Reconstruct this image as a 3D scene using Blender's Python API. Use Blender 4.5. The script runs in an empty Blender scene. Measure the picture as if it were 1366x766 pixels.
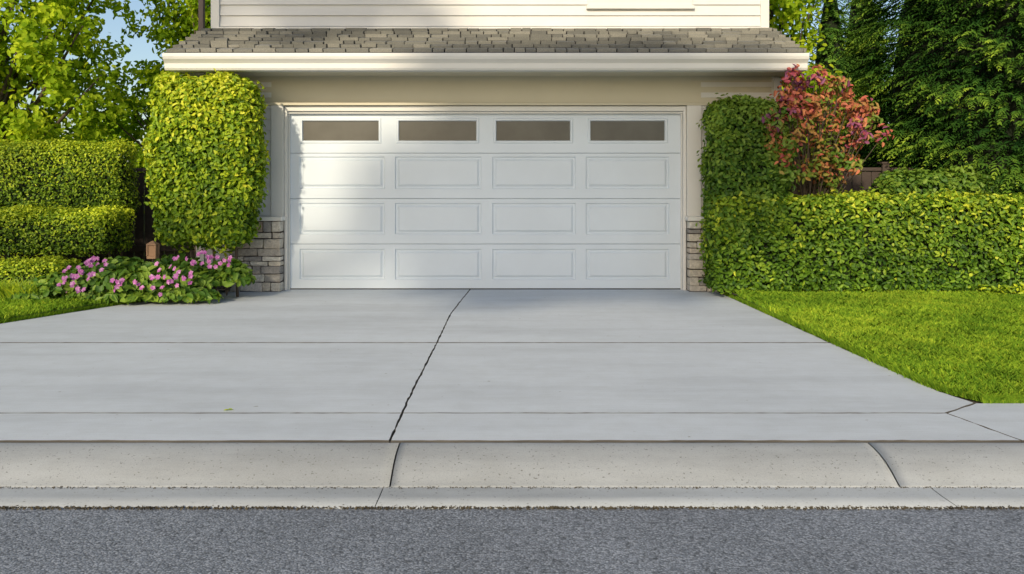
import bpy, bmesh, math, random
import numpy as np
from mathutils import Vector
random.seed(7); rng=np.random.default_rng(7)
S=bpy.context.scene
F=1100.0; CH=1.3; HY=250.0; CX=683.0
def W(px,py,d): return ((px-CX)*d/F, d, CH-(py-HY)*d/F)

# ---------------------------------------------------------------- helpers
def empty(name,loc=(0,0,0)):
    e=bpy.data.objects.new(name,None); S.collection.objects.link(e); e.empty_display_size=.2; return e
def mk(name,verts,faces,mat,parent=None,smooth=False,attr=None):
    me=bpy.data.meshes.new(name)
    me.from_pydata([tuple(v) for v in verts],[],[tuple(f) for f in faces]); me.update()
    if mat: me.materials.append(mat)
    if attr is not None:
        a=me.attributes.new('rnd','FLOAT','POINT'); a.data.foreach_set('value',np.asarray(attr,dtype=np.float32))
    if smooth: me.polygons.foreach_set('use_smooth',[True]*len(me.polygons))
    o=bpy.data.objects.new(name,me); S.collection.objects.link(o)
    if parent: o.parent=parent
    return o
def mk_np(name,V,nper,facepat,mat,parent=None,attr=None):
    """V (N,nper,3); facepat list of equal-length index tuples"""
    N=V.shape[0]; fp=np.array(facepat); k=fp.shape[1]
    Fi=(np.arange(N)[:,None,None]*nper+fp[None]).reshape(-1)
    me=bpy.data.meshes.new(name)
    me.vertices.add(N*nper); me.vertices.foreach_set('co',V.reshape(-1).astype(np.float32))
    nf=N*len(facepat)
    me.loops.add(nf*k); me.loops.foreach_set('vertex_index',Fi.astype(np.int32))
    me.polygons.add(nf); me.polygons.foreach_set('loop_start',(np.arange(nf)*k).astype(np.int32))
    try: me.polygons.foreach_set('loop_total',np.full(nf,k,dtype=np.int32))
    except Exception: pass
    me.update(calc_edges=True)
    if attr is not None:
        a=me.attributes.new('rnd','FLOAT','POINT'); a.data.foreach_set('value',np.repeat(attr,nper).astype(np.float32))
    me.materials.append(mat)
    o=bpy.data.objects.new(name,me); S.collection.objects.link(o)
    if parent: o.parent=parent
    return o
BF=[(0,3,2,1),(4,5,6,7),(0,1,5,4),(1,2,6,5),(2,3,7,6),(3,0,4,7)]
class Acc:
    def __init__(s): s.v=[];s.f=[];s.a=[]
    def box(s,x0,x1,y0,y1,z0,z1,a=0.5,j=0):
        b=len(s.v)
        for z in (z0,z1):
            for x,y in ((x0,y0),(x1,y0),(x1,y1),(x0,y1)):
                s.v.append((x+random.uniform(-j,j),y+random.uniform(-j,j)*.6,z+random.uniform(-j,j))); s.a.append(a)
        s.f+=[tuple(b+i for i in f) for f in BF]
    def quad(s,p,a=.5):
        b=len(s.v); s.v+=p; s.a+=[a]*len(p); s.f.append(tuple(range(b,b+len(p))))
    def tube(s,pts,rad,seg=7,a=.5):
        b=len(s.v); n=len(pts)
        for i,p in enumerate(pts):
            p=Vector(p); d=(Vector(pts[min(i+1,n-1)])-Vector(pts[max(i-1,0)])).normalized()
            u=d.orthogonal().normalized() if i==0 else (u-d*u.dot(d)).normalized()
            w=d.cross(u)
            for k in range(seg):
                t=2*math.pi*k/seg
                s.v.append(tuple(p+(u*math.cos(t)+w*math.sin(t))*rad[i])); s.a.append(a)
        for i in range(n-1):
            for k in range(seg):
                k2=(k+1)%seg
                s.f.append((b+i*seg+k,b+i*seg+k2,b+(i+1)*seg+k2,b+(i+1)*seg+k))
        s.f.append(tuple(b+(n-1)*seg+k for k in range(seg)))
    def extr(s,prof,x0,x1,a=.5):
        """profile list of (y,z) extruded in x"""
        b=len(s.v); n=len(prof)
        for x in (x0,x1):
            for y,z in prof: s.v.append((x,y,z)); s.a.append(a)
        for i in range(n):
            j=(i+1)%n; s.f.append((b+i,b+j,b+n+j,b+n+i))
        s.f.append(tuple(b+i for i in reversed(range(n)))); s.f.append(tuple(b+n+i for i in range(n)))
    def mk(s,name,mat,parent=None,smooth=False,bevel=0,seg=2):
        o=mk(name,s.v,s.f,mat,parent,smooth,s.a)
        if bevel:
            m=o.modifiers.new('b','BEVEL'); m.width=bevel; m.segments=seg; m.limit_method='ANGLE'; m.angle_limit=.5
        return o

# ---------------------------------------------------------------- materials
def newmat(name):
    m=bpy.data.materials.new(name); m.use_nodes=True; nt=m.node_tree
    return m,nt,nt.nodes['Principled BSDF']
def N(nt,t,**kw):
    n=nt.nodes.new(t)
    for k,v in kw.items(): setattr(n,k,v)
    return n
def noise(nt,co,scale,detail=4,rough=.6,mapscale=None):
    if mapscale:
        mp=N(nt,'ShaderNodeMapping'); mp.inputs['Scale'].default_value=mapscale; nt.links.new(co,mp.inputs[0]); co=mp.outputs[0]
    n=N(nt,'ShaderNodeTexNoise'); n.inputs['Scale'].default_value=scale; n.inputs['Detail'].default_value=detail; n.inputs['Roughness'].default_value=rough
    nt.links.new(co,n.inputs['Vector']); return n.outputs['Fac']
def ramp(nt,fac,stops):
    r=N(nt,'ShaderNodeValToRGB'); e=r.color_ramp.elements
    while len(e)<len(stops): e.new(.5)
    for i,(p,c) in enumerate(stops):
        e[i].position=p; e[i].color=(*c,1) if len(c)==3 else c
    nt.links.new(fac,r.inputs[0]); return r.outputs[0]
def mixc(nt,fac,a,b,mode='MIX'):
    m=N(nt,'ShaderNodeMix',data_type='RGBA',blend_type=mode)
    for s,v in ((m.inputs[0],fac),(m.inputs[6],a),(m.inputs[7],b)):
        if hasattr(v,'links') : nt.links.new(v,s)
        else: s.default_value=v if not isinstance(v,tuple) else (*v,1)
    return m.outputs[2]
def bump(nt,h,strength,dist,bs,prev=None):
    b=N(nt,'ShaderNodeBump'); b.inputs['Strength'].default_value=strength; b.inputs['Distance'].default_value=dist
    nt.links.new(h,b.inputs['Height'])
    if prev: nt.links.new(prev,b.inputs['Normal'])
    if bs: nt.links.new(b.outputs[0],bs.inputs['Normal'])
    return b.outputs[0]
def co(nt): return N(nt,'ShaderNodeTexCoord').outputs['Object']
def attr(nt): return N(nt,'ShaderNodeAttribute',attribute_name='rnd').outputs['Fac']
def paint(name,c,rough=.45,var=.06,bs=.15):
    m,nt,b=newmat(name); C=co(nt)
    n=noise(nt,C,1.7,5); f=noise(nt,C,45,3)
    lo=tuple(x*(1-var) for x in c); 
    nt.links.new(ramp(nt,n,[(.3,lo),(.7,c)]),b.inputs['Base Color'])
    b.inputs['Roughness'].default_value=rough; bump(nt,f,bs,.002,b); return m
M_door=paint('door_paint',(.62,.69,.755),.4)
M_white=paint('white_trim',(.67,.665,.63),.45)
M_side=paint('siding_paint',(.68,.675,.645),.5,.1)
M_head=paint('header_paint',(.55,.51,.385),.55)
M_seal=paint('rubber_seal',(.03,.03,.03),.8)
M_wood=paint('dark_wood',(.07,.05,.04),.8,.5,.8)
M_brown=paint('brown_metal',(.09,.06,.05),.5)
M_terra=paint('terracotta_wood',(.4,.23,.12),.7,.3)
def glassmat():
    m,nt,b=newmat('door_glass'); n=noise(nt,co(nt),2.2,3)
    nt.links.new(ramp(nt,n,[(.3,(.055,.057,.052)),(.7,(.085,.086,.078))]),b.inputs['Base Color']); b.inputs['Roughness'].default_value=.2
    b.inputs['Specular IOR Level'].default_value=.4; return m
M_glass=glassmat()
def concrete(name,c,broom=True,pits=0.0,var=.08,stain=.3):
    m,nt,b=newmat(name); C=co(nt)
    big=noise(nt,C,.55,6,.6); mid=noise(nt,C,6,6,.7); fine=noise(nt,C,170,3,.7)
    col=ramp(nt,big,[(.3,tuple(x*(1-var) for x in c)),(.7,c)])
    col=mixc(nt,1.0,col,ramp(nt,mid,[(.25,(.92,.915,.90)),(.6,(1,1,1))]),'MULTIPLY')
    col=mixc(nt,1.0,col,ramp(nt,fine,[(.25,(.86,.86,.86)),(.55,(1.04,1.04,1.04))]),'MULTIPLY')
    st=noise(nt,C,1.0,5,.65,(.35,2.2,1))
    col=mixc(nt,1.0,col,ramp(nt,st,[(.35,(1-stain*.25,)*3),(.55,(1,1,1))]),'MULTIPLY')
    h=bump(nt,fine,.3,.003,None)
    if broom:
        br=noise(nt,C,1,4,.6,(3,130,1))
        col=mixc(nt,1.0,col,ramp(nt,br,[(.3,(.94,.94,.94)),(.6,(1.02,1.02,1.02))]),'MULTIPLY')
        h=bump(nt,br,.3,.003,None,h)
        sp=noise(nt,C,22,1,.5); col=mixc(nt,1.0,col,ramp(nt,sp,[(.2,(.6,.58,.54)),(.235,(1,1,1))]),'MULTIPLY')
    if pits>0:
        pn=noise(nt,C,75,2,.5); pm=ramp(nt,pn,[(.26+pits,(.5,.48,.45)),(.33+pits,(1,1,1))])
        col=mixc(nt,1.0,col,pm,'MULTIPLY'); h=bump(nt,pm,.4,.002,None,h)
    nt.links.new(col,b.inputs['Base Color']); nt.links.new(h,b.inputs['Normal']); b.inputs['Roughness'].default_value=.85; return m
M_conc=concrete('driveway_concrete',(.575,.62,.665),True,0,.1,.5)
M_curb=concrete('curb_concrete',(.395,.415,.425),False,.025,.16,.7)
M_gut=concrete('gutter_concrete',(.47,.50,.52),False,.012,.14,.9)
M_joint=paint('joint_dirt',(.11,.10,.085),.95,.5)
def asphalt():
    m,nt,b=newmat('asphalt'); C=co(nt)
    v=N(nt,'ShaderNodeTexVoronoi'); v.inputs['Scale'].default_value=120; nt.links.new(C,v.inputs['Vector'])
    sep=N(nt,'ShaderNodeSeparateColor'); nt.links.new(v.outputs['Color'],sep.inputs[0])
    col=ramp(nt,sep.outputs[0],[(0,(.16,.18,.21)),(.5,(.23,.255,.295)),(1,(.37,.40,.45))])
    big=noise(nt,C,.9,6,.7); col=mixc(nt,1.0,col,ramp(nt,big,[(.3,(.85,.85,.85)),(.7,(1.15,1.15,1.15))]),'MULTIPLY')
    d=ramp(nt,v.outputs['Distance'],[(.35,(1,1,1)),(.8,(.5,.5,.5))])
    col=mixc(nt,1.0,col,d,'MULTIPLY')
    cl=noise(nt,C,45,2,.6); col=mixc(nt,1.0,col,ramp(nt,cl,[(.33,(.55,.55,.55)),(.45,(1,1,1))]),'MULTIPLY')
    nt.links.new(col,b.inputs['Base Color']); b.inputs['Roughness'].default_value=.8
    h=bump(nt,d,.5,.005,None); n=noise(nt,C,60,4); bump(nt,n,.6,.006,b,h); return m
M_asph=asphalt()
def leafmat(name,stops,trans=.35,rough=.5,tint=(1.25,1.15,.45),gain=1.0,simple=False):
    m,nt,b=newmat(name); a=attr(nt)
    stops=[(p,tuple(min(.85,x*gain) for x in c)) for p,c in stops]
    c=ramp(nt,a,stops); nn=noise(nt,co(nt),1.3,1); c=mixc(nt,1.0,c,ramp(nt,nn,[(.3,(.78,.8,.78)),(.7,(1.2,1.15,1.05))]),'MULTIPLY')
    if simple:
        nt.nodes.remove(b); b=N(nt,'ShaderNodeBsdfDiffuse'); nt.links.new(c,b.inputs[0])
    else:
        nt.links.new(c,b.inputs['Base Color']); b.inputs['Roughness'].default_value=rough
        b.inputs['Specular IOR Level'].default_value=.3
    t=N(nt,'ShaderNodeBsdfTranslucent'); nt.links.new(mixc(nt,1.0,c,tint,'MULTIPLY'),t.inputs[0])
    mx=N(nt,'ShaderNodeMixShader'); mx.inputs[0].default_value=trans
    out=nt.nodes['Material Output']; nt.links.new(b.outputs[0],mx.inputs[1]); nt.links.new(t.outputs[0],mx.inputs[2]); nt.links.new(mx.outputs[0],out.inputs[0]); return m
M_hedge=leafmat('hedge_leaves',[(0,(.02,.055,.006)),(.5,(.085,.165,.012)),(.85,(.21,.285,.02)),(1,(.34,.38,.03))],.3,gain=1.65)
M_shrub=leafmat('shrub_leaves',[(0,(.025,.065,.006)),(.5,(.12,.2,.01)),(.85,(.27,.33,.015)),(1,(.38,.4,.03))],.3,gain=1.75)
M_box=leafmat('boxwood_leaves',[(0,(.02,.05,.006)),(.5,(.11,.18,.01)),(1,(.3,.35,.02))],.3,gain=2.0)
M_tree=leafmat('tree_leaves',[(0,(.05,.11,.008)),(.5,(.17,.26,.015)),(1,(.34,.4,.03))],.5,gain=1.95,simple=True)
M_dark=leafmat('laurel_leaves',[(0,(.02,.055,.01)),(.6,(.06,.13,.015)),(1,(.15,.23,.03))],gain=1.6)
M_con=leafmat('conifer_fronds',[(0,(.008,.03,.008)),(.5,(.03,.075,.012)),(.8,(.09,.16,.02)),(1,(.2,.28,.03))],.2,gain=1.6,simple=True)
M_con2=leafmat('slim_conifer_fronds',[(0,(.02,.06,.015)),(.6,(.07,.15,.025)),(1,(.16,.26,.04))],.25,gain=1.8,simple=True)
M_red=leafmat('red_bush_leaves',[(0,(.1,.2,.02)),(.32,(.2,.27,.04)),(.45,(.42,.24,.07)),(.6,(.5,.12,.09)),(.74,(.6,.24,.1)),(.87,(.4,.08,.12)),(1,(.26,.08,.18))],.25,.5,(1.1,.8,.6))
M_pink=leafmat('pink_petals',[(0,(.45,.12,.42)),(.5,(.58,.2,.54)),(1,(.72,.4,.7))],.3,.6,(1,.8,1))
M_grass=leafmat('grass_blades',[(0,(.05,.12,.012)),(.5,(.145,.24,.02)),(1,(.29,.36,.035))],.3,.5,gain=1.7,simple=True)
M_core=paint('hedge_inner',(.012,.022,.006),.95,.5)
M_bark=paint('bark',(.12,.09,.065),.9,.5,1)
def soil(name,c1,c2):
    m,nt,b=newmat(name); C=co(nt); n=noise(nt,C,14,6,.8)
    nt.links.new(ramp(nt,n,[(.3,c1),(.7,c2)]),b.inputs['Base Color']); b.inputs['Roughness'].default_value=.95; bump(nt,n,.8,.02,b); return m
M_lawn=soil('lawn_base',(.05,.10,.01),(.10,.18,.015))
M_mulch=soil('mulch',(.02,.014,.01),(.07,.05,.035))
M_ground=soil('ground_soil',(.05,.08,.02),(.09,.11,.04))
def shingle():
    m,nt,b=newmat('shingles'); a=attr(nt); C=co(nt)
    c=ramp(nt,a,[(0,(.16,.16,.145)),(.5,(.22,.217,.19)),(1,(.3,.29,.25))]); f=noise(nt,C,120,3,.8)
    c=mixc(nt,1.0,c,ramp(nt,f,[(.3,(.65,.65,.65)),(.65,(1.2,1.2,1.2))]),'MULTIPLY')
    nt.links.new(c,b.inputs['Base Color']); b.inputs['Roughness'].default_value=.9; bump(nt,f,.6,.003,b); return m
M_shin=shingle()
def stone():
    m,nt,b=newmat('ledge_stone'); a=attr(nt); C=co(nt)
    c=ramp(nt,a,[(0,(.26,.25,.24)),(.25,(.52,.48,.42)),(.5,(.6,.54,.44)),(.7,(.68,.66,.6)),(.85,(.46,.33,.22)),(1,(.74,.72,.68))])
    f=noise(nt,C,22,6,.75); c=mixc(nt,1.0,c,ramp(nt,f,[(.3,(.6,.6,.6)),(.65,(1.15,1.15,1.15))]),'MULTIPLY')
    nt.links.new(c,b.inputs['Base Color']); b.inputs['Roughness'].default_value=.85; bump(nt,f,1,.02,b); return m
M_stone=stone()

# ---------------------------------------------------------------- foliage
def nrm(a): return a/np.maximum(np.linalg.norm(a,axis=-1,keepdims=True),1e-6)
def leaves(name,P,Nv,L,Wd,mat,parent,rnd,jit=.6,axis=None,fold=.18,ajit=.35):
    n=len(P); Nn=nrm(Nv+rng.normal(0,jit,(n,3)))
    A=rng.normal(0,1,(n,3)) if axis is None else axis+rng.normal(0,ajit,(n,3))
    A=nrm(A-Nn*(A*Nn).sum(1,keepdims=True)); B=np.cross(Nn,A)
    L=(L*np.ones(n))[:,None]; Wd=(Wd*np.ones(n))[:,None]
    def pt(u,v,w): return P+A*L*(u-.5)+B*Wd*v+Nn*L*w
    V=np.stack([pt(0,0,0),pt(.3,.48,fold*.6),pt(.7,.38,fold*.5),pt(1,0,-.12),pt(.7,-.38,fold*.5),pt(.3,-.48,fold*.6)],1)
    return mk_np(name,V,6,[(0,1,2,3),(0,3,4,5)],mat,parent,np.clip(rnd,0,1))
def bumpf(P,f,a,ph=0):
    return a*(np.sin(P[:,0]*f+ph)*np.sin(P[:,2]*f*1.1+1+ph)+.7*np.sin(P[:,1]*f*1.3+2+ph)*np.sin(P[:,0]*f*2.1+P[:,2]*f*1.7)+.5*np.sin(P[:,2]*f*3.1+P[:,0]*f*2.7+ph))
def rbox_pts(n,c,h,r):
    c=np.array(c);h=np.array(h)
    ar=np.array([h[1]*h[2],h[0]*h[2],h[0]*h[1]]); ax=rng.choice(3,n,p=ar/ar.sum())
    q=rng.uniform(-1,1,(n,3))*h; s=rng.choice([-1,1],n); s=np.where((ax==1)&(rng.random(n)<.6),-1,s); s=np.where((ax==2)&(rng.random(n)<.8),1,s)
    q[np.arange(n),ax]=s*h[ax]
    inner=np.clip(q,-(h-r),h-r); d=nrm(q-inner); return c+inner+d*r,d
def core(name,c,h,r,mat,parent,taper=0):
    bm=bmesh.new(); bmesh.ops.create_cube(bm,size=2); bmesh.ops.subdivide_edges(bm,edges=bm.edges[:],cuts=7,use_grid_fill=True)
    h=np.array(h)
    for v in bm.verts:
        q=np.array(v.co)*h; i=np.clip(q,-(h-r),h-r); d=q-i; l=np.linalg.norm(d); d=d/l if l>1e-6 else d
        w=i+d*r; t=(w[2]/h[2]+1)/2; w[0]*=1-taper*(max(0,.45-t)/.45)**1.5
        v.co=Vector(w)+Vector(c)
    me=bpy.data.meshes.new(name); bm.to_mesh(me); bm.free(); me.materials.append(mat)
    o=bpy.data.objects.new(name,me); S.collection.objects.link(o); o.parent=parent
def hedge(name,x0,x1,y0,y1,z0,z1,n,L,mat,r=.15,amp=.03,f=5,colb=0.0,deep=.13,taper=0,vg=.4,up=.35):
    e=empty(name); c=((x0+x1)/2,(y0+y1)/2,(z0+z1)/2); h=np.array([(x1-x0)/2,(y1-y0)/2,(z1-z0)/2])
    P,D=rbox_pts(n,c,h,min(r,min(h)*.98))
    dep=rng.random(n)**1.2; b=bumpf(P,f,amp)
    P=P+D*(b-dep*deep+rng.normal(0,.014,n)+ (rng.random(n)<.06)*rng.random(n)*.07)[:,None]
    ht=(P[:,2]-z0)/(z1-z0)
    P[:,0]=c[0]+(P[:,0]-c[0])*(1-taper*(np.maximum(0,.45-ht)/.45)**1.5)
    rn=.55-.55*dep+rng.normal(0,.2,n)+vg*(ht-.55)+colb+b*4  # lower leaves darker: older growth, plus crease shade between tiers put into tone
    P[:,2]=np.maximum(P[:,2],.03)
    nv=D*.9+np.array([0,-.1,up])
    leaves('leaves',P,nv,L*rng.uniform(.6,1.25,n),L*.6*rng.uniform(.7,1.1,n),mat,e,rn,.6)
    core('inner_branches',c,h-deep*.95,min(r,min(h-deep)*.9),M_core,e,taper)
    A=Acc()
    for i in range(max(3,int((x1-x0)/.5))):
        x=random.uniform(x0+.15,x1-.15)*(1-taper)+c[0]*taper; A.tube([(x,c[1],0),(x+random.uniform(-.05,.05),c[1],z0+.3)],[.02,.015],6)
    A.mk('stems',M_bark,e)
    return e
def tree(name,base,height,blobs,nleaf,L,mat,trunk=.16,csize=.38,per=55,limbs=40,hollow=.35,colb=0,tmin=.12,wts=None):
    """blobs: (cx,cy,cz,rx,ry,rz)"""
    e=empty(name); vol=np.array([b[3]*b[4]*b[5] for b in blobs]); nc=max(8,nleaf//per)
    if wts: vol=vol*np.array(wts)
    k=rng.choice(len(blobs),nc,p=vol/vol.sum()); Bv=np.array(blobs)[k]
    d=nrm(rng.normal(0,1,(nc,3))); rad=(hollow+(1-hollow)*rng.random(nc)**.6)
    rad*=1+.12*rng.normal(0,1,nc)
    C=Bv[:,:3]+d*rad[:,None]*Bv[:,3:]
    C=C[C[:,2]>.4]; nc=len(C); d=d[:nc]
    cs=csize*rng.uniform(.6,1.25,nc); ctone=rng.normal(0,.12,nc)
    ii=np.repeat(np.arange(nc),per); n=len(ii)
    off=nrm(rng.normal(0,1,(n,3)))*(rng.random(n)**.5)[:,None]*np.array([1,1,.7])
    P=C[ii]+off*cs[ii][:,None]; P[:,2]=np.maximum(P[:,2],.1)
    nv=off*.8+d[ii]*.4+np.array([-.15,-.35,.4])
    leaves('foliage',P,nv,L*rng.uniform(.6,1.2,n),L*.6*rng.uniform(.7,1.1,n),mat,e,.42+ctone[ii]+rng.normal(0,.17,n)+.22*off[:,2]+colb,.5)
    A=Acc(); bx,by=base; top=height*.8
    tp=[(bx+math.sin(t*2.3)*.08*height*.2,by+math.cos(t*3)*.05,t*top) for t in np.linspace(0,1,7)]
    A.tube(tp,[trunk*(1.15-.95*t) for t in np.linspace(0,1,7)],9)
    for i in rng.choice(nc,min(limbs,nc),replace=False):
        c=C[i]; t=np.clip((c[2]-.12*height)/height*.75,tmin,.95); j=t*6; a=np.array(tp[int(j)]); b2=np.array(tp[min(6,int(j)+1)]); s=a+(b2-a)*(j-int(j))
        mid=(s+c)/2+np.array([rng.normal(0,.1),rng.normal(0,.1),-.08*np.linalg.norm(c-s)])
        r0=trunk*.38*(1.1-t*.7); A.tube([s,mid,c],[r0,r0*.6,r0*.15],6)
    A.mk('trunk_and_limbs',M_bark,e,True)
    return e
def conifer(name,base,height,R0,zs,nspray,Ls,mat,power=.8,cyl=0,trunk=.2,zmax=None,K=14):
    e=empty(name); bx,by=base
    zz=zs+(height-zs)*(1-np.sqrt(rng.random(nspray)))
    if zmax: zz=np.where(rng.random(nspray)<.5,rng.uniform(zs,zmax,nspray),zz)
    def R(z):
        t=np.clip((z-cyl)/(height-cyl),0,1); return R0*(1-t)**power
    th=rng.uniform(0,2*math.pi,nspray); th=np.where(rng.random(nspray)<.65,rng.uniform(math.pi*.95,math.pi*2.05,nspray),th)
    # layered boughs: radius pulses with height so that shadow gaps open between the tiers
    bg=np.sin(zz*8+th*7+1.5*np.sin(th*3))
    lob=1+.05*np.sin(th*5+zz*1.3)+.04*np.sin(th*9-zz*3)+.06*bg
    rr=R(zz)*lob*(1-.20*rng.random(nspray)**1.6)
    O=np.stack([np.cos(th),np.sin(th),np.zeros(nspray)],1)
    P=np.array([bx,by,0])+O*rr[:,None]+np.array([0,0,1])*zz[:,None]
    ax=nrm(O*.9+np.array([0,0,-.25])+rng.normal(0,.3,(nspray,3)))
    side=nrm(np.cross(ax,nrm(O*.5+np.array([0,0,1]))))
    t=np.linspace(0,1,K//2).repeat(2)[None,:,None]; sg=np.array([1,-1]*(K//2))[None,:,None]
    Lr=(Ls*rng.uniform(.6,1.3,nspray))[:,None,None]
    pos=P[:,None]+ax[:,None]*Lr*t+np.array([0,0,-1])*Lr*.25*t**2+side[:,None]*sg*Lr*.15*(1.1-t)
    dirv=ax[:,None]*1.0+side[:,None]*sg*.8+np.array([0,0,-.2])*t
    nv=np.broadcast_to((O*.5+np.array([0,0,.8]))[:,None],pos.shape)
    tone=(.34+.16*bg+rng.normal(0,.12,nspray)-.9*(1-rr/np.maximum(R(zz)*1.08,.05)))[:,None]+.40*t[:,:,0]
    leaves('fronds',pos.reshape(-1,3),nv.reshape(-1,3),(Lr[:,:,0]*np.ones((1,K))*.38*(1.15-.5*t[:,:,0])).reshape(-1),(Lr[:,:,0]*np.ones((1,K))*.095).reshape(-1),mat,e,tone.reshape(-1),.25,nrm(dirv.reshape(-1,3)),.1,.15)
    A=Acc(); 
    zc=np.linspace(max(zs,.2),height*.93,9); A.tube([(bx,by,z) for z in zc],[float(R(np.array(z)))*.8+.02 for z in zc],14); A.mk('inner_branches',M_core,e,True)
    B=Acc(); B.tube([(bx,by,0),(bx,by,height*.9)],[trunk,trunk*.2],8); B.mk('trunk',M_bark,e)
    return e

# ---------------------------------------------------------------- ground, road, curb
g=mk('ground',[(-300,-300,-.16),(300,-300,-.16),(300,300,-.16),(-300,300,-.16)],[(0,1,2,3)],M_ground)
RZ=-.105
mk('road',[(-80,-5.5,RZ),(80,-5.5,RZ),(80,3.63,RZ),(-80,3.63,RZ)],[(0,1,2,3)],M_asph)
def wob(n=1,a=.003): return random.uniform(-a,a)
prof=[(4.225,-.02),(4.215,-.005),(4.19,0.0),(4.13,-.004),(4.06,-.014),(3.99,-.032),(3.93,-.056),(3.885,-.08),(3.86,-.093),(3.845,-.098)]
ce=empty('curb')
jx=[-60,-40,-20,-12,-8.5,-4.2,-.57,1.81,5.4,9,14,24,40,60]
for i in range(len(jx)-1):
    a,b=jx[i]+.0035,jx[i+1]-.0035
    if b-a<6: xs=np.linspace(a,b,60)
    else: xs=[a,b]
    v=[];f=[]
    for x in xs:
        for y,z in prof: v.append((x,y+wob(a=.0015),z+wob(a=.0006)))
        v.append((x,3.845,-.2)); v.append((x,4.225,-.2))
    m=len(prof)+2
    for k in range(len(xs)-1):
        for q in range(m): r=(q+1)%m; f.append((k*m+q,k*m+r,(k+1)*m+r,(k+1)*m+q))
    f.append(tuple(range(m))); f.append(tuple((len(xs)-1)*m+q for q in reversed(range(m))))
    mk('curb_section',v,f,M_curb,ce,True)
Fj=mk('joint_filler',[(-60,3.84,-.12),(60,3.84,-.12),(60,4.24,-.06),(-60,4.24,-.06)],[(0,1,2,3)],M_joint,ce)
ge=empty('gutter')
jg=[-60,-20,-8.5,-3.2,-.6,1.95,5.4,9,24,60]
for i in range(len(jg)-1):
    a,b=jg[i]+.002,jg[i+1]-.002; xs=np.linspace(a,b,int(min(120,max(3,(b-a)/.05))))
    v=[];f=[]
    for x in xs:
        e0=3.612+wob(a=.005)+.006*math.sin(x*3.1)
        v+=[(x,3.85,-.099),(x,3.74,-.101+wob(a=.0006)),(x,e0,-.098),(x,e0-.008,-.115)]
    for k in range(len(xs)-1):
        for q in range(3): f.append((k*4+q,k*4+q+1,(k+1)*4+q+1,(k+1)*4+q))
    mk('gutter_section',v,f,M_gut,ge,True)
M_grit=soil('grit',(.03,.025,.02),(.12,.1,.06))
n=3600; P=np.stack([rng.uniform(-4,5,n),3.600+rng.normal(0,.007,n),np.full(n,-.099)],1)
leaves('gutter_grit',P,np.tile([0,-.3,1.],(n,1)),rng.uniform(.006,.018,n),.008,M_grit,ge,rng.random(n),.8)
n=1500; P=np.stack([rng.uniform(-4,5,n),3.838+rng.normal(0,.008,n),np.full(n,-.097)],1)
leaves('gutter_grit',P,np.tile([0,-.3,1.],(n,1)),rng.uniform(.004,.012,n),.005,M_grit,ge,rng.random(n),.8)

# driveway slabs
def wl(p,q,step=.05,a=.0022):
    p=np.array(p,float);q=np.array(q,float); k=max(1,int(np.linalg.norm(q-p)/step)); out=[]
    for i in range(k):
        o=p+(q-p)*i/k
        if i: o=o+rng.normal(0,a,2)
        out.append(tuple(o))
    return out
def slab(pts,name,mat,parent,z=0.0,a=.0022,bev=.0035):
    poly=[]
    for i in range(len(pts)): poly+=wl(pts[i],pts[(i+1)%len(pts)],.05,a)
    n=len(poly); v=[(x,y,z) for x,y in poly]+[(x,y,z-.12) for x,y in poly]
    f=[tuple(range(n))]+[(i,n+i,n+(i+1)%n,(i+1)%n) for i in range(n)]
    o=mk(name,v,f,mat,parent)
    me=o.data; me.materials.append(M_joint); bm=bmesh.new(); bm.from_mesh(me); bmesh.ops.recalc_face_normals(bm,faces=bm.faces)
    top=[e for e in bm.edges if all(vv.co.z>z-.01 for vv in e.verts)]
    bmesh.ops.bevel(bm,geom=top,offset=bev,segments=1,affect='EDGES')
    for fc in bm.faces: fc.material_index=0 if abs(fc.normal.z)>.97 else 1
    bm.to_mesh(me); bm.free(); return o
cen=[(10.56,-.53),(9.5,-.585),(8.4,-.632),(6.9,-.628),(5.3,-.637),(4.75,-.632),(4.23,-.627)]
def cx(y): 
    ys=[c[0] for c in cen][::-1]; xs=[c[1] for c in cen][::-1]; return float(np.interp(y,ys,xs))
gx=.0035
def lx(y): return -3.72-(10.56-y)*.43
def rx(y): return float(np.interp(y,[4.23,4.75,5,5.4,6.9,10.56],[2.62,2.50,2.79,2.70,2.66,2.55]))
de=empty('driveway')
def row(y0,y1,nm,extra=[],ga=.008,gb=.008):
    ysx=[y for y in (9.5,8.4,5.3) if y0<y<y1]
    cl=[(cx(y)-gx,y) for y in [y0+ga]+sorted(ysx)+[y1-gb]]
    slab([(lx(y0),y0+ga)]+cl+[(lx(y1),y1-gb)],nm,M_conc,de)
    cr=[(cx(y)+gx,y) for y in [y1-gb]+sorted(ysx,reverse=True)+[y0+ga]]
    slab(cr+[(rx(y0)-.004,y0+ga)]+extra+[(rx(y1),y1-gb)],nm,M_conc,de)
row(6.9,10.56,'slab_upper',[],.011,.006); 
row(4.75,6.9,'slab_middle',[(2.79-.003,4.972),(2.72,5.25)],.004,.011)
row(4.23,4.75,'slab_apron',[],.005,.004)
mk('joint_filler',[(-8,4.2,-.014),(3,4.2,-.014),(3,10.56,-.014),(-8,10.56,-.014)],[(0,1,2,3)],M_joint,de)
se=empty('sidewalk')
slab([(2.622,4.236),(5.6,4.236),(5.6,4.965),(2.792,4.965),(2.504,4.745)],'slab',M_conc,se,0,.0022)
slab([(5.61,4.236),(40,4.236),(40,4.965),(5.61,4.965)],'slab',M_conc,se,0,.0)
slab([(-40,4.236),(lx(4.236)-.01,4.236),(lx(4.965)-.01,4.965),(-40,4.965)],'slab',M_conc,se,0,.0)

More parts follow.
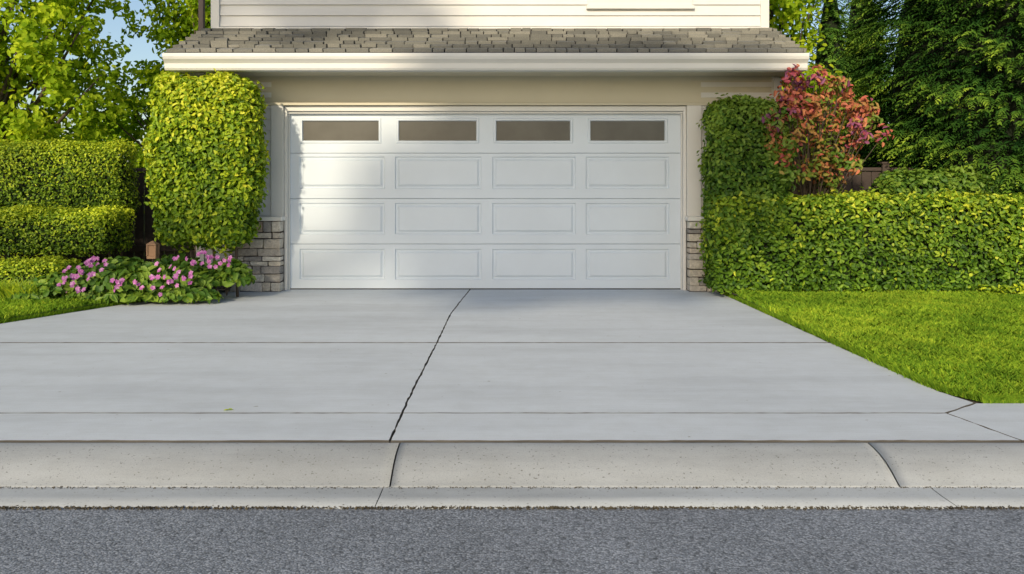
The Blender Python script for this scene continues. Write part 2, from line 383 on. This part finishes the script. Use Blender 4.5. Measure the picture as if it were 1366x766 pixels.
# lawns
def lawnz(x,y): 
    t=min(max((y-5)/4.2,0),1); return -.004+.05*t*t*(3-2*t)+.006*math.sin(x*2.1)*math.sin(y*1.7)
def lawn(name,xf0,xf1,y0,y1,nx=40,ny=60):
    e=empty(name); v=[];f=[]
    for j in range(ny+1):
        y=y0+(y1-y0)*(j/ny)**1.8; a,b=xf0(y),xf1(y)
        for i in range(nx+1):
            t=i/nx; t=t**1.6 if b>0 else 1-(1-t)**1.6
            x=a+(b-a)*t; v.append((x,y,lawnz(x,y) if abs(x)<12 and y<14 else .046))
    for j in range(ny):
        for i in range(nx): k=j*(nx+1)+i; f.append((k,k+1,k+nx+2,k+nx+1))
    mk('turf',v,f,M_lawn,e,True); return e
def rlx(y): 
    base=rx(max(y,5.4))+.012
    if y<5.45: base+=.16*((5.45-y)/.47)**2.2
    return base
LR=lawn('lawn',rlx,lambda y:60,4.98,60)
LL=lawn('lawn',lambda y:-60,lambda y: lx(min(y,10.4))-.012,4.98,60)
LB=lawn('lawn',lambda y:-60,lambda y:60,-60,-5.7)
for v in LB.children[0].data.vertices: v.co.z=0
def blades(e,n,fx0,fx1,y0,y1,h=.045):
    y=y0+(y1-y0)*rng.random(n)**1.25; a=np.array([fx0(t) for t in y]); b=np.array([fx1(t) for t in y]); x=a+(b-a)*rng.random(n)
    keep=(x>-.66*y-.3)&(x<.66*y+.3); x=x[keep];y=y[keep];n=len(x)
    z=np.array([lawnz(p,q) for p,q in zip(x,y)])
    th=rng.uniform(0,2*math.pi,n); hh=h*rng.uniform(.5,1.3,n)*(1+.25*np.sin(x*5+y*3)*np.sin(y*7-x*2)); w=.0038*rng.uniform(.8,1.5,n)*(1+.06*y)
    lean=rng.normal(0,.5,(n,2))
    P=np.stack([x,y,z],1); D=np.stack([np.cos(th),np.sin(th),np.zeros(n)],1)*w[:,None]
    M=P+np.stack([lean[:,0]*hh*.3,lean[:,1]*hh*.3,hh*.6],1); T=P+np.stack([lean[:,0]*hh,lean[:,1]*hh,hh],1)
    V=np.stack([P-D,P+D,M+D*.8,T,M-D*.8],1)
    tone=.48+rng.normal(0,.2,n)+.13*np.sin(x*2.3+1)*np.sin(y*1.9)+.12*np.sin(x*9)*np.sin(y*8)+.08*np.sin(x*23+y*11)
    mk_np('grass_blades',V,5,[(0,1,2,3,4)],M_grass,e,np.clip(tone,0,1))
blades(LR,190000,lambda y:rlx(y)+.008,lambda y:7.0,4.99,10.2)
blades(LL,60000,lambda y:-7.2,lambda y:lx(y)-.02,6.6,10.1)
def edge(e,fx,y0,y1,n):
    y=rng.uniform(y0,y1,n); x=np.array([fx(t) for t in y])+rng.normal(0,.012,n)
    P=np.stack([x,y,np.full(n,.0)],1); hh=rng.uniform(.02,.055,n); s=-np.sign(fx(8))
    T=P+np.stack([s*rng.uniform(-.2,.8,n)*hh,rng.normal(0,.4,n)*hh,hh],1); D=np.zeros((n,3)); D[:,1]=.003; D[:,0]=rng.normal(0,.002,n)
    V=np.stack([P-D,P+D,T],1); mk_np('edge_grass',V,3,[(0,1,2)],M_grass,e,np.clip(rng.normal(.35,.2,n),0,1))
edge(LR,lambda y:rlx(y)+.012,4.99,10,16000); edge(LL,lambda y:lx(y)-.02,6.5,10.2,9000)
n=9000; x=rng.uniform(2.84,5.2,n); P=np.stack([x,4.985+rng.normal(0,.01,n),np.zeros(n)],1); hh=rng.uniform(.02,.055,n)
T=P+np.stack([rng.normal(0,.4,n)*hh,-rng.uniform(-.2,.7,n)*hh,hh],1); D=np.zeros((n,3)); D[:,0]=.003
mk_np('edge_grass',np.stack([P-D,P+D,T],1),3,[(0,1,2)],M_grass,LR,np.clip(rng.normal(.4,.2,n),0,1))
mk('mulch_bed',[(2.56,9.5,.058),(9,9.5,.06),(9,10.6,.075),(2.6,10.38,.07)],[(0,1,2,3)],M_mulch)
mk('mulch_bed',[(-9,9.15,.062),(-5.2,9.1,.06),(-4.3,9.35,.06),(-3.45,10.1,.06),(-3.5,10.38,.07),(-9,10.6,.075)],[(0,1,2,3,4,5)],M_mulch)

# ---------------------------------------------------------------- house
H=empty('house')
XL,XR=-3.95,3.37; DX0,DX1=-2.835,2.157; DT=2.255
def siding(x0,x1,y,z0,z1,sp=.135,name='siding'):
    A=Acc(); z=z0
    while z<z1-.01:
        zt=min(z+sp+.012,z1); A.extr([(y-.026,z),(y-.001,zt),(y+.01,zt),(y+.01,z)],x0,x1); z+=sp
    A.mk(name,M_side,H)
A=Acc()
A.box(XL+.01,-3.03,10.415,10.62,0,2.75); A.box(2.38,XR-.01,10.415,10.62,0,2.75)
A.box(XL+.02,XR-.02,10.63,20,0,3.2); A.box(XL+.01,XR-.01,10.925,20.01,3.1,6.2)
A.extr([(10.42,2.7),(10.92,2.7),(10.92,3.33),(10.42,3.12)],XL+.005,XR-.005)
A.mk('walls',M_side,H)
siding(XL,-3.03,10.40,0.0,2.7); siding(2.38,XR,10.40,0.0,2.7); siding(XL,XR,10.915,3.43,6.15,.142)
A=Acc(); A.box(XL-.02,XL+.09,10.865,10.97,3.38,6.16); A.box(XR-.09,XR+.02,10.865,10.97,3.38,6.16)
A.box(XL-.02,XL+.08,10.36,10.46,0,2.68); A.box(XR-.08,XR+.02,10.36,10.46,0,2.68)
A.box(-3.03,-2.875,10.36,10.62,.93,2.33); A.box(2.20,2.38,10.36,10.62,.93,2.33)
A.box(-2.872,-2.838,10.40,10.60,0,2.28); A.box(2.16,2.197,10.40,10.60,0,2.28)
A.box(-2.87,2.195,10.402,10.60,2.262,2.325)
A.mk('trim_boards',M_white,H,bevel=.004)
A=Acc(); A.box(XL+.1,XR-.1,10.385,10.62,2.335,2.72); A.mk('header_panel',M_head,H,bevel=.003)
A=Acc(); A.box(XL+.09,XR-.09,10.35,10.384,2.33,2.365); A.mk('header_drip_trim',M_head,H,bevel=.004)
A=Acc(); A.box(-2.86,2.185,10.44,10.47,2.235,2.258); A.box(-2.836,-2.822,10.47,10.5,0,2.25);A.box(2.145,2.158,10.47,10.5,0,2.25); A.mk('weather_strip',M_white,H)
secs=[0.006,.578,1.155,1.735,DT]; pcols=[(-2.705,-1.62),(-1.49,-.39),(-.25,.81),(.94,2.00)]
prow=[(.125,.515),(.70,1.10),(1.28,1.69),(1.86,2.18)]
wcols=[(-2.70,-1.665),(-1.475,-.42),(-.235,.775),(.965,1.98)]
DY=10.50
for s in range(4):
    A=Acc(); z0,z1=secs[s]+.004,secs[s+1]-.004; cols=pcols if s<3 else wcols; p0,p1=prow[s]
    xs=[DX0]+[c for p in cols for c in p]+[DX1]; zs=[z0,p0,p1,z1]
    for i in range(len(xs)-1):
        for j in range(3):
            if i%2==1 and j==1: continue
            A.quad([(xs[i],DY,zs[j]),(xs[i+1],DY,zs[j]),(xs[i+1],DY,zs[j+1]),(xs[i],DY,zs[j+1])])
    A.quad([(DX0,DY,z1),(DX1,DY,z1),(DX1,DY+.03,z1+.006),(DX0,DY+.03,z1+.006)]); A.quad([(DX0,DY+.03,z0-.006),(DX1,DY+.03,z0-.006),(DX1,DY,z0),(DX0,DY,z0)])
    for a,b in cols:
        rings=[(0,0),(.010,.018),(.030,.018),(.055,.002)] if s<3 else [(0,0),(.006,-.012),(.03,-.012),(.038,.02)]
        R=[[(a+i,DY+d,p0+i),(b-i,DY+d,p0+i),(b-i,DY+d,p1-i),(a+i,DY+d,p1-i)] for i,d in rings]
        for k in range(len(R)-1):
            for q in range(4): r=(q+1)%4; A.quad([R[k][q],R[k][r],R[k+1][r],R[k+1][q]])
        if s<3: A.quad(R[-1])
        else:
            G=Acc(); i=.036; G.box(a+i,b-i,DY+.018,DY+.028,p0+i,p1-i); G.mk('door_window',M_glass,H)
    A.mk('garage_door_section',M_door,H)
A=Acc(); A.box(DX0,DX1,DY+.035,DY+.06,0,DT); A.mk('door_backing',M_door,H)
A=Acc(); A.box(DX0,DX1,DY-.004,DY+.03,-.01,.014); A.mk('door_bottom_seal',M_seal,H,bevel=.004)
def pier(x0,x1):
    A=Acc(); z=.0
    while z<.875:
        h=random.choice([.06,.08,.1,.12]); h=min(h,.88-z)
        if .88-(z+h)<.04: h=.88-z
        x=x0
        while x<x1-.001:
            w=random.uniform(.1,.3); 
            if x1-(x+w)<.08: w=x1-x
            A.box(x+.004,x+w-.004,10.245+random.uniform(-.02,.02),10.41,z+.004,z+h-.004,random.random(),.006); x+=w
        z+=h
    A.mk('stone_veneer',M_stone,H,bevel=.010,seg=2)
    B=Acc(); B.box(x0+.01,x1-.01,10.275,10.412,0,.88); B.mk('mortar',M_mulch,H)
    B=Acc(); B.box(x0-.02,x1+.02,10.215,10.415,.882,.935); B.mk('pier_cap',M_white,H,bevel=.008)
pier(-3.52,-2.875); pier(2.20,2.86)
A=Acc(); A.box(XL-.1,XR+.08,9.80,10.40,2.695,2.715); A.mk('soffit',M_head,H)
A=Acc(); A.box(XL-.1,XR+.08,9.765,9.80,2.67,2.86)
A.extr([(9.80,2.72),(10.9,2.72),(10.9,3.37),(9.80,2.89)],XL-.1,XL-.07); A.extr([(9.80,2.72),(10.9,2.72),(10.9,3.37),(9.80,2.89)],XR+.05,XR+.08)
A.mk('fascia',M_white,H,bevel=.003)
A=Acc(); A.extr([(9.76,2.675),(9.69,2.675),(9.675,2.70),(9.672,2.755),(9.655,2.775),(9.63,2.80),(9.62,2.83),(9.62,2.868),(9.635,2.872),(9.64,2.86),(9.75,2.86),(9.762,2.87)],XL-.13,XR+.10); A.mk('gutter_trough',M_white,H,bevel=.003)
ps=np.array([9.70,2.895]); pe=np.array([10.93,3.405]); dv=(pe-ps); ln=np.linalg.norm(dv); dv/=ln; nv=np.array([-dv[1],dv[0]])
A=Acc(); A.extr([tuple(ps-nv*.004),tuple(pe-nv*.004),tuple(pe-nv*.03),tuple(ps-nv*.03)],XL-.1,XR+.08); A.mk('roof_deck',M_seal,H)
A=Acc(); rows=7; ex=ln/rows
for r in range(rows):
    x=XL-.11-random.uniform(0,.1)
    while x<XR+.09:
        w=random.uniform(.12,.28); x1=min(x+w,XR+.09); xa=max(x,XL-.11)
        if x1-xa>.02:
            o=random.uniform(-.022,.022); lift=.022+random.uniform(0,.02)
            s0=ps+dv*(r*ex+o); s1=ps+dv*min((r+1)*ex+.0,ln)
            p=[s0+nv*(lift+.010),s1+nv*.004,s1+nv*.001,s0+nv*lift*.1]
            if r==0: p[0]=ps+nv*(lift+.008)-dv*.02; p[3]=ps-dv*.02
            g2=random.uniform(.004,.010); A.extr([tuple(q) for q in p],xa+g2,x1-g2,random.random())
        x+=w
A.mk('roof_shingles',M_shin,H)
A=Acc(); A.extr([(10.86,3.41),(10.93,3.44),(10.93,3.37),(10.86,3.385)],XL,XR); A.mk('roof_flashing',M_white,H)
A=Acc(); A.box(.98,2.40,10.84,10.93,3.65,3.70); A.box(1.0,2.38,10.86,10.93,3.70,3.80); A.box(1.0,1.09,10.87,10.93,3.8,5.0);A.box(2.29,2.38,10.87,10.93,3.8,5.0);A.box(.97,2.41,10.86,10.93,5.0,5.12);A.box(1.67,1.71,10.865,10.93,3.8,5.0)
A.mk('window_frame',M_white,H,bevel=.004)
A=Acc(); A.box(1.09,1.67,10.88,10.92,3.8,5.0);A.box(1.71,2.29,10.88,10.92,3.8,5.0); A.mk('window_glass',M_glass,H)
A=Acc(); A.extr([(10.4,6.15),(15.5,8.3),(20.6,6.15),(20.6,6.3),(15.5,8.48),(10.4,6.3)],XL-.4,XR+.4,.4); A.mk('main_roof',M_shin,H)
A=Acc(); A.extr([(10.93,6.2),(20,6.2),(15.5,8.2)],XL,XR); A.mk('gable_wall',M_side,H)
A=Acc(); A.box(-4.15,-4.08,10.90,10.97,3.0,6.1); A.mk('downspout',M_brown,H,bevel=.008)

# ---------------------------------------------------------------- planting
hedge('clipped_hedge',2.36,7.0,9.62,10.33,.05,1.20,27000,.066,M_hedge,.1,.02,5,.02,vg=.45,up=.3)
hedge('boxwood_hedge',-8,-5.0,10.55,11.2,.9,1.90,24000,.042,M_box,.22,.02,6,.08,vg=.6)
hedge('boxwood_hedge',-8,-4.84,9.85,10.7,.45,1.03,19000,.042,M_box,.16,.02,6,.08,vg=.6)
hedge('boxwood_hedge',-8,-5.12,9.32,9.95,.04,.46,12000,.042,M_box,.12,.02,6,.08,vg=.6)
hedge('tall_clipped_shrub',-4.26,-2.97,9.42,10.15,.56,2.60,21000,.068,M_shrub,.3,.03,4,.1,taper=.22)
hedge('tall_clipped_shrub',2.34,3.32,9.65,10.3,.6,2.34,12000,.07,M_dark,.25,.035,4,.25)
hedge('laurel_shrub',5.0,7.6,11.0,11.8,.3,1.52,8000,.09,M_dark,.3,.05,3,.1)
e=empty('red_leaf_bush'); n=185
d=nrm(rng.normal(0,1,(n,3))); d[:,1]-=.15; C=np.array([3.68,10.2,1.98])+d*(.3+.7*rng.random((n,1))**.6)*np.array([.86,.5,.76]); C[:,1]=np.where((C[:,0]<3.5)&(C[:,1]>10.1),10.05,C[:,1])
C[:,0]=np.where((C[:,0]<3.2)&(C[:,2]>2.45),C[:,0]+.2,C[:,0]); C[:,1]=np.where(C[:,0]<3.3,9.75-.2*rng.random(n),C[:,1])
per=20; ii=np.repeat(np.arange(n),per); off=nrm(rng.normal(0,1,(n*per,3)))*rng.random((n*per,1))**.5
P=C[ii]+off*.125; ht=(C[:,2]-1.2)/1.5
leaves('foliage',P,off+np.array([0,-.5,.5]),.088*rng.uniform(.6,1.25,n*per),.042,M_red,e,(.12+.6*ht+rng.normal(0,.24,n))[ii]+rng.normal(0,.14,n*per),.5)
A=Acc()
for i in range(n):
    c=C[i]; s=np.array([3.72+rng.normal(0,.06),10.4+rng.normal(0,.03),.05]); m=s+(c-s)*np.array([.35,.35,.55])
    A.tube([s,m,c],[.013,.008,.003],5)
A.mk('stems',M_bark,e)
tree('broadleaf_tree',(-9.7,15),8,[(-9.9,15,5.0,2.75,2.2,3.2),(-9.6,14.6,2.8,2.5,1.6,1.6),(-11.5,15,4,2,2,3)],44000,.14,M_tree,.2,.38,45,50,.5,.12)
tree('broadleaf_tree',(-6.3,17),8,[(-6.2,17,5.6,1.35,1.3,2.9),(-6.4,17,2.6,2.1,1.4,1.7)],18000,.14,M_tree,.14,.36,50,40,.4,.05)
tree('broadleaf_tree',(5.2,17),8,[(5.1,17,5.2,1.3,1.3,2.9),(5.3,17,2.6,1.7,1.4,1.7)],14000,.14,M_tree,.14,.36,50,40,.4,.12)
conifer('large_cedar_tree',(8.6,13.2),12,2.9,.2,14000,.24,M_con,.8,3.5,.3,5.2,12)
conifer('slim_cypress_tree',(6.95,18),5.9,.72,.3,1900,.24,M_con2,.75,1.5,.1)
conifer('slim_cypress_tree',(7.85,18.5),6.6,.8,.3,2100,.24,M_con2,.75,1.5,.1)
bl=[]
for i in range(26):
    x=-30+i*2.5+random.uniform(-.6,.6); bl.append((x,30+random.uniform(-1.5,1.5),random.uniform(1.8,2.4),2.1,1.6,random.uniform(2.1,2.9)))
tree('distant_trees',(0,30),4.5,bl,22000,.34,M_tree,.2,.6,60,0,.5,-.05)
# unseen tree added across the road, crown shaped to shade the garage door
tree('added_shade_tree',(-12.5,-7.8),15,[(-5.0,-7.5,9.55,2.5,1.3,1.45),(-4.2,-7.3,10.2,1.6,1.0,1.0),(-8.5,-7.8,12.6,2.2,1.4,1.0),(-12.0,-7.8,13.4,2.8,1.8,1.7)],21000,.32,M_tree,.26,.45,50,26,.15,0,tmin=.74,wts=[3.2,3,.6,.6])

def fence(name,x0,x1,y,h):
    e=empty(name); A=Acc(); x=x0
    while x<x1:
        A.box(x,x+.135,y,y+.02,.06,h-.09+random.uniform(-.003,.003)); x+=.142
    A.box(x0,x1,y-.03,y+.05,h-.08,h-.03); A.box(x0,x1,y-.045,y-.004,.4,.48)
    x=x0
    while x<=x1+.01:
        A.box(x-.05,x+.05,y-.09,y-.0465,0,h+.02); A.box(x-.07,x+.07,y-.11,y+.06,h+.022,h+.05); x+=1.45
    A.mk('boards',M_wood,e,bevel=.004)
fence('wooden_fence',4.0,12.7,12.1,1.62); fence('wooden_fence',-12.7,-4.05,11.6,1.6)

# flower bed
e=empty('flowering_plant'); 
mounds=[(-5.05,9.2,.22,.32,.2),(-4.7,9.25,.3,.3,.27),(-4.35,9.2,.3,.32,.3),(-4.0,9.25,.28,.3,.27),(-3.65,9.35,.3,.3,.28),(-3.32,9.6,.3,.3,.28),(-4.5,9.55,.34,.4,.28),(-3.9,9.6,.34,.35,.3),(-5.3,9.15,.14,.25,.13),(-4.5,9.12,.1,.6,.14),(-3.7,9.2,.1,.45,.14)]
PP=[];DD=[]
for (x,y,z,r,rz) in mounds:
    k=400; d=nrm(rng.normal(0,1,(k,3))); d[:,2]=np.abs(d[:,2])*1.0-.15; PP.append(np.array([x,y,z*.75])+d*(.55+.5*rng.random((k,1)))*np.array([r,r*.8 if r<.4 else .15,rz])); DD.append(d)
PP=np.concatenate(PP);DD=np.concatenate(DD); PP[:,2]=np.maximum(PP[:,2],.07); k=len(PP)
leaves('leaves',PP,DD+np.array([0,-.3,.6]),.12*rng.uniform(.6,1.2,k),.062,M_dark,e,.7+rng.normal(0,.25,k),.45)
A=Acc()
for (x,y,z,r,rz) in mounds:
    for i in range(5): A.tube([(x,y,.04),(x+rng.normal(0,.06),y+rng.normal(0,.05),z+.1)],[.008,.004],5)
A.mk('stems',M_bark,e)
fl=[(82,376),(92,368),(100,378),(108,362),(88,360),(118,352),(128,348),(135,356),(122,366),(150,378),(160,382),(178,372),(205,372),(212,362),(222,376),(230,356),(238,372),(246,366),(252,378),(218,384),(282,344),(290,350),(296,342),(270,340),(262,352),(302,347),(104,384),(240,346),(195,380),(136,340)]
PF=[];NF=[];AX=[]
for (px,py) in fl:
    for q in range(random.choice([2,3,4])):
        c=np.array(W(px+rng.normal(0,6),py+rng.normal(0,4),8.93+ (0.3 if px>255 else 0)+rng.normal(0,.04)))
        fn=nrm(np.array([rng.normal(0,.5),-1,.5+rng.normal(0,.4)])); u=nrm(np.cross(fn,[0,0,1.])); v=np.cross(fn,u); r=rng.uniform(.018,.028)
        for k in range(5):
            t=2*math.pi*k/5+q; a=u*math.cos(t)+v*math.sin(t); PF.append(c+a*r*.6); NF.append(fn+a*-.25); AX.append(a*4)
PF=np.array(PF);k=len(PF)
leaves('petals',PF,np.array(NF),.034,.032,M_pink,e,rng.random(k),.12,np.array(AX))
e=empty('ground_cover_plant'); n=2600; P=np.stack([rng.uniform(-6.6,-5.15,n),rng.uniform(9.0,9.3,n),rng.uniform(.06,.1,n)],1)
hh=rng.uniform(.08,.2,n); T=P+np.stack([rng.normal(0,.6,n)*hh,rng.normal(-.2,.4,n)*hh,hh],1); D=np.zeros((n,3)); D[:,0]=.006; M=(P+T)/2+np.array([0,0,.02])
mk_np('blades',np.stack([P-D*.6,P+D*.6,M+D,T,M-D],1),5,[(0,1,2,3,4)],M_box,e,np.clip(rng.normal(.55,.2,n),0,1))
e=empty('ground_cover_plant'); n=900; P=np.stack([rng.uniform(5.4,6.6,n),rng.uniform(9.35,9.55,n),rng.uniform(.06,.1,n)],1)
leaves('leaves',P+np.array([0,0,1])*rng.random((n,1))*.08,np.tile([0,-.4,1.],(n,1)),.06,.03,M_box,e,rng.random(n),.6)

e=empty('garden_lantern'); x,y,_=W(204,330,9.25); A=Acc()
A.tube([(x,y,.03),(x,y,.5)],[.012,.012],8); A.mk('stake',M_wood,e)
A=Acc(); A.box(x-.05,x+.05,y-.05,y+.05,.50,.53); A.box(x-.038,x+.038,y-.038,y+.038,.53,.65); 
for sx in(-1,1):
    for sy in (-1,1): A.box(x+sx*.045-.008,x+sx*.045+.008,y+sy*.045-.008,y+sy*.045+.008,.53,.655)
A.mk('body',M_terra,e,bevel=.004)
A=Acc(); A.tube([(x,y,.655),(x,y,.665),(x,y,.69),(x,y,.70)],[.075,.072,.03,.008],4); A.mk('cap',M_terra,e)
x,y,_=W(302,548,4.79); leaves('fallen_leaf',np.array([[x,y,.008],[x+.02,y+.012,.007]]),np.array([[0,0,1.],[.2,0,1]]),.035,.02,M_box,None,np.array([.9,.7]),.1)

# ---------------------------------------------------------------- light, sky, camera
EL,AZ=24,18
w=bpy.data.worlds.new('World'); S.world=w; w.use_nodes=True; nt=w.node_tree
sk=nt.nodes.new('ShaderNodeTexSky'); sk.sky_type='NISHITA'; sk.sun_disc=False; sk.sun_elevation=math.radians(EL); sk.sun_rotation=math.radians(180+AZ); sk.air_density=1; sk.dust_density=1.5
bg=nt.nodes['Background']; bg.inputs[1].default_value=.15; nt.links.new(sk.outputs[0],bg.inputs[0])
sl=bpy.data.lights.new('sun','SUN'); sl.energy=3.8; sl.angle=math.radians(1.8); sl.color=(1,.86,.64)
so=bpy.data.objects.new('sun',sl); S.collection.objects.link(so)
el,az=math.radians(EL),math.radians(AZ)
so.rotation_euler=Vector((math.sin(az)*math.cos(el),math.cos(az)*math.cos(el),-math.sin(el))).to_track_quat('-Z','Y').to_euler()
so.location=(-8,-12,10)
cam=bpy.data.cameras.new('camera'); cam.sensor_width=36; cam.lens=36*F/1366; cam.shift_y=-(383-HY)/1366; cam.clip_end=1000
cob=bpy.data.objects.new('camera',cam); S.collection.objects.link(cob); cob.location=(0,0,CH); cob.rotation_euler=(math.pi/2,0,0); S.camera=cob
S.view_settings.view_transform='Standard'; S.view_settings.look='None'; S.view_settings.exposure=0
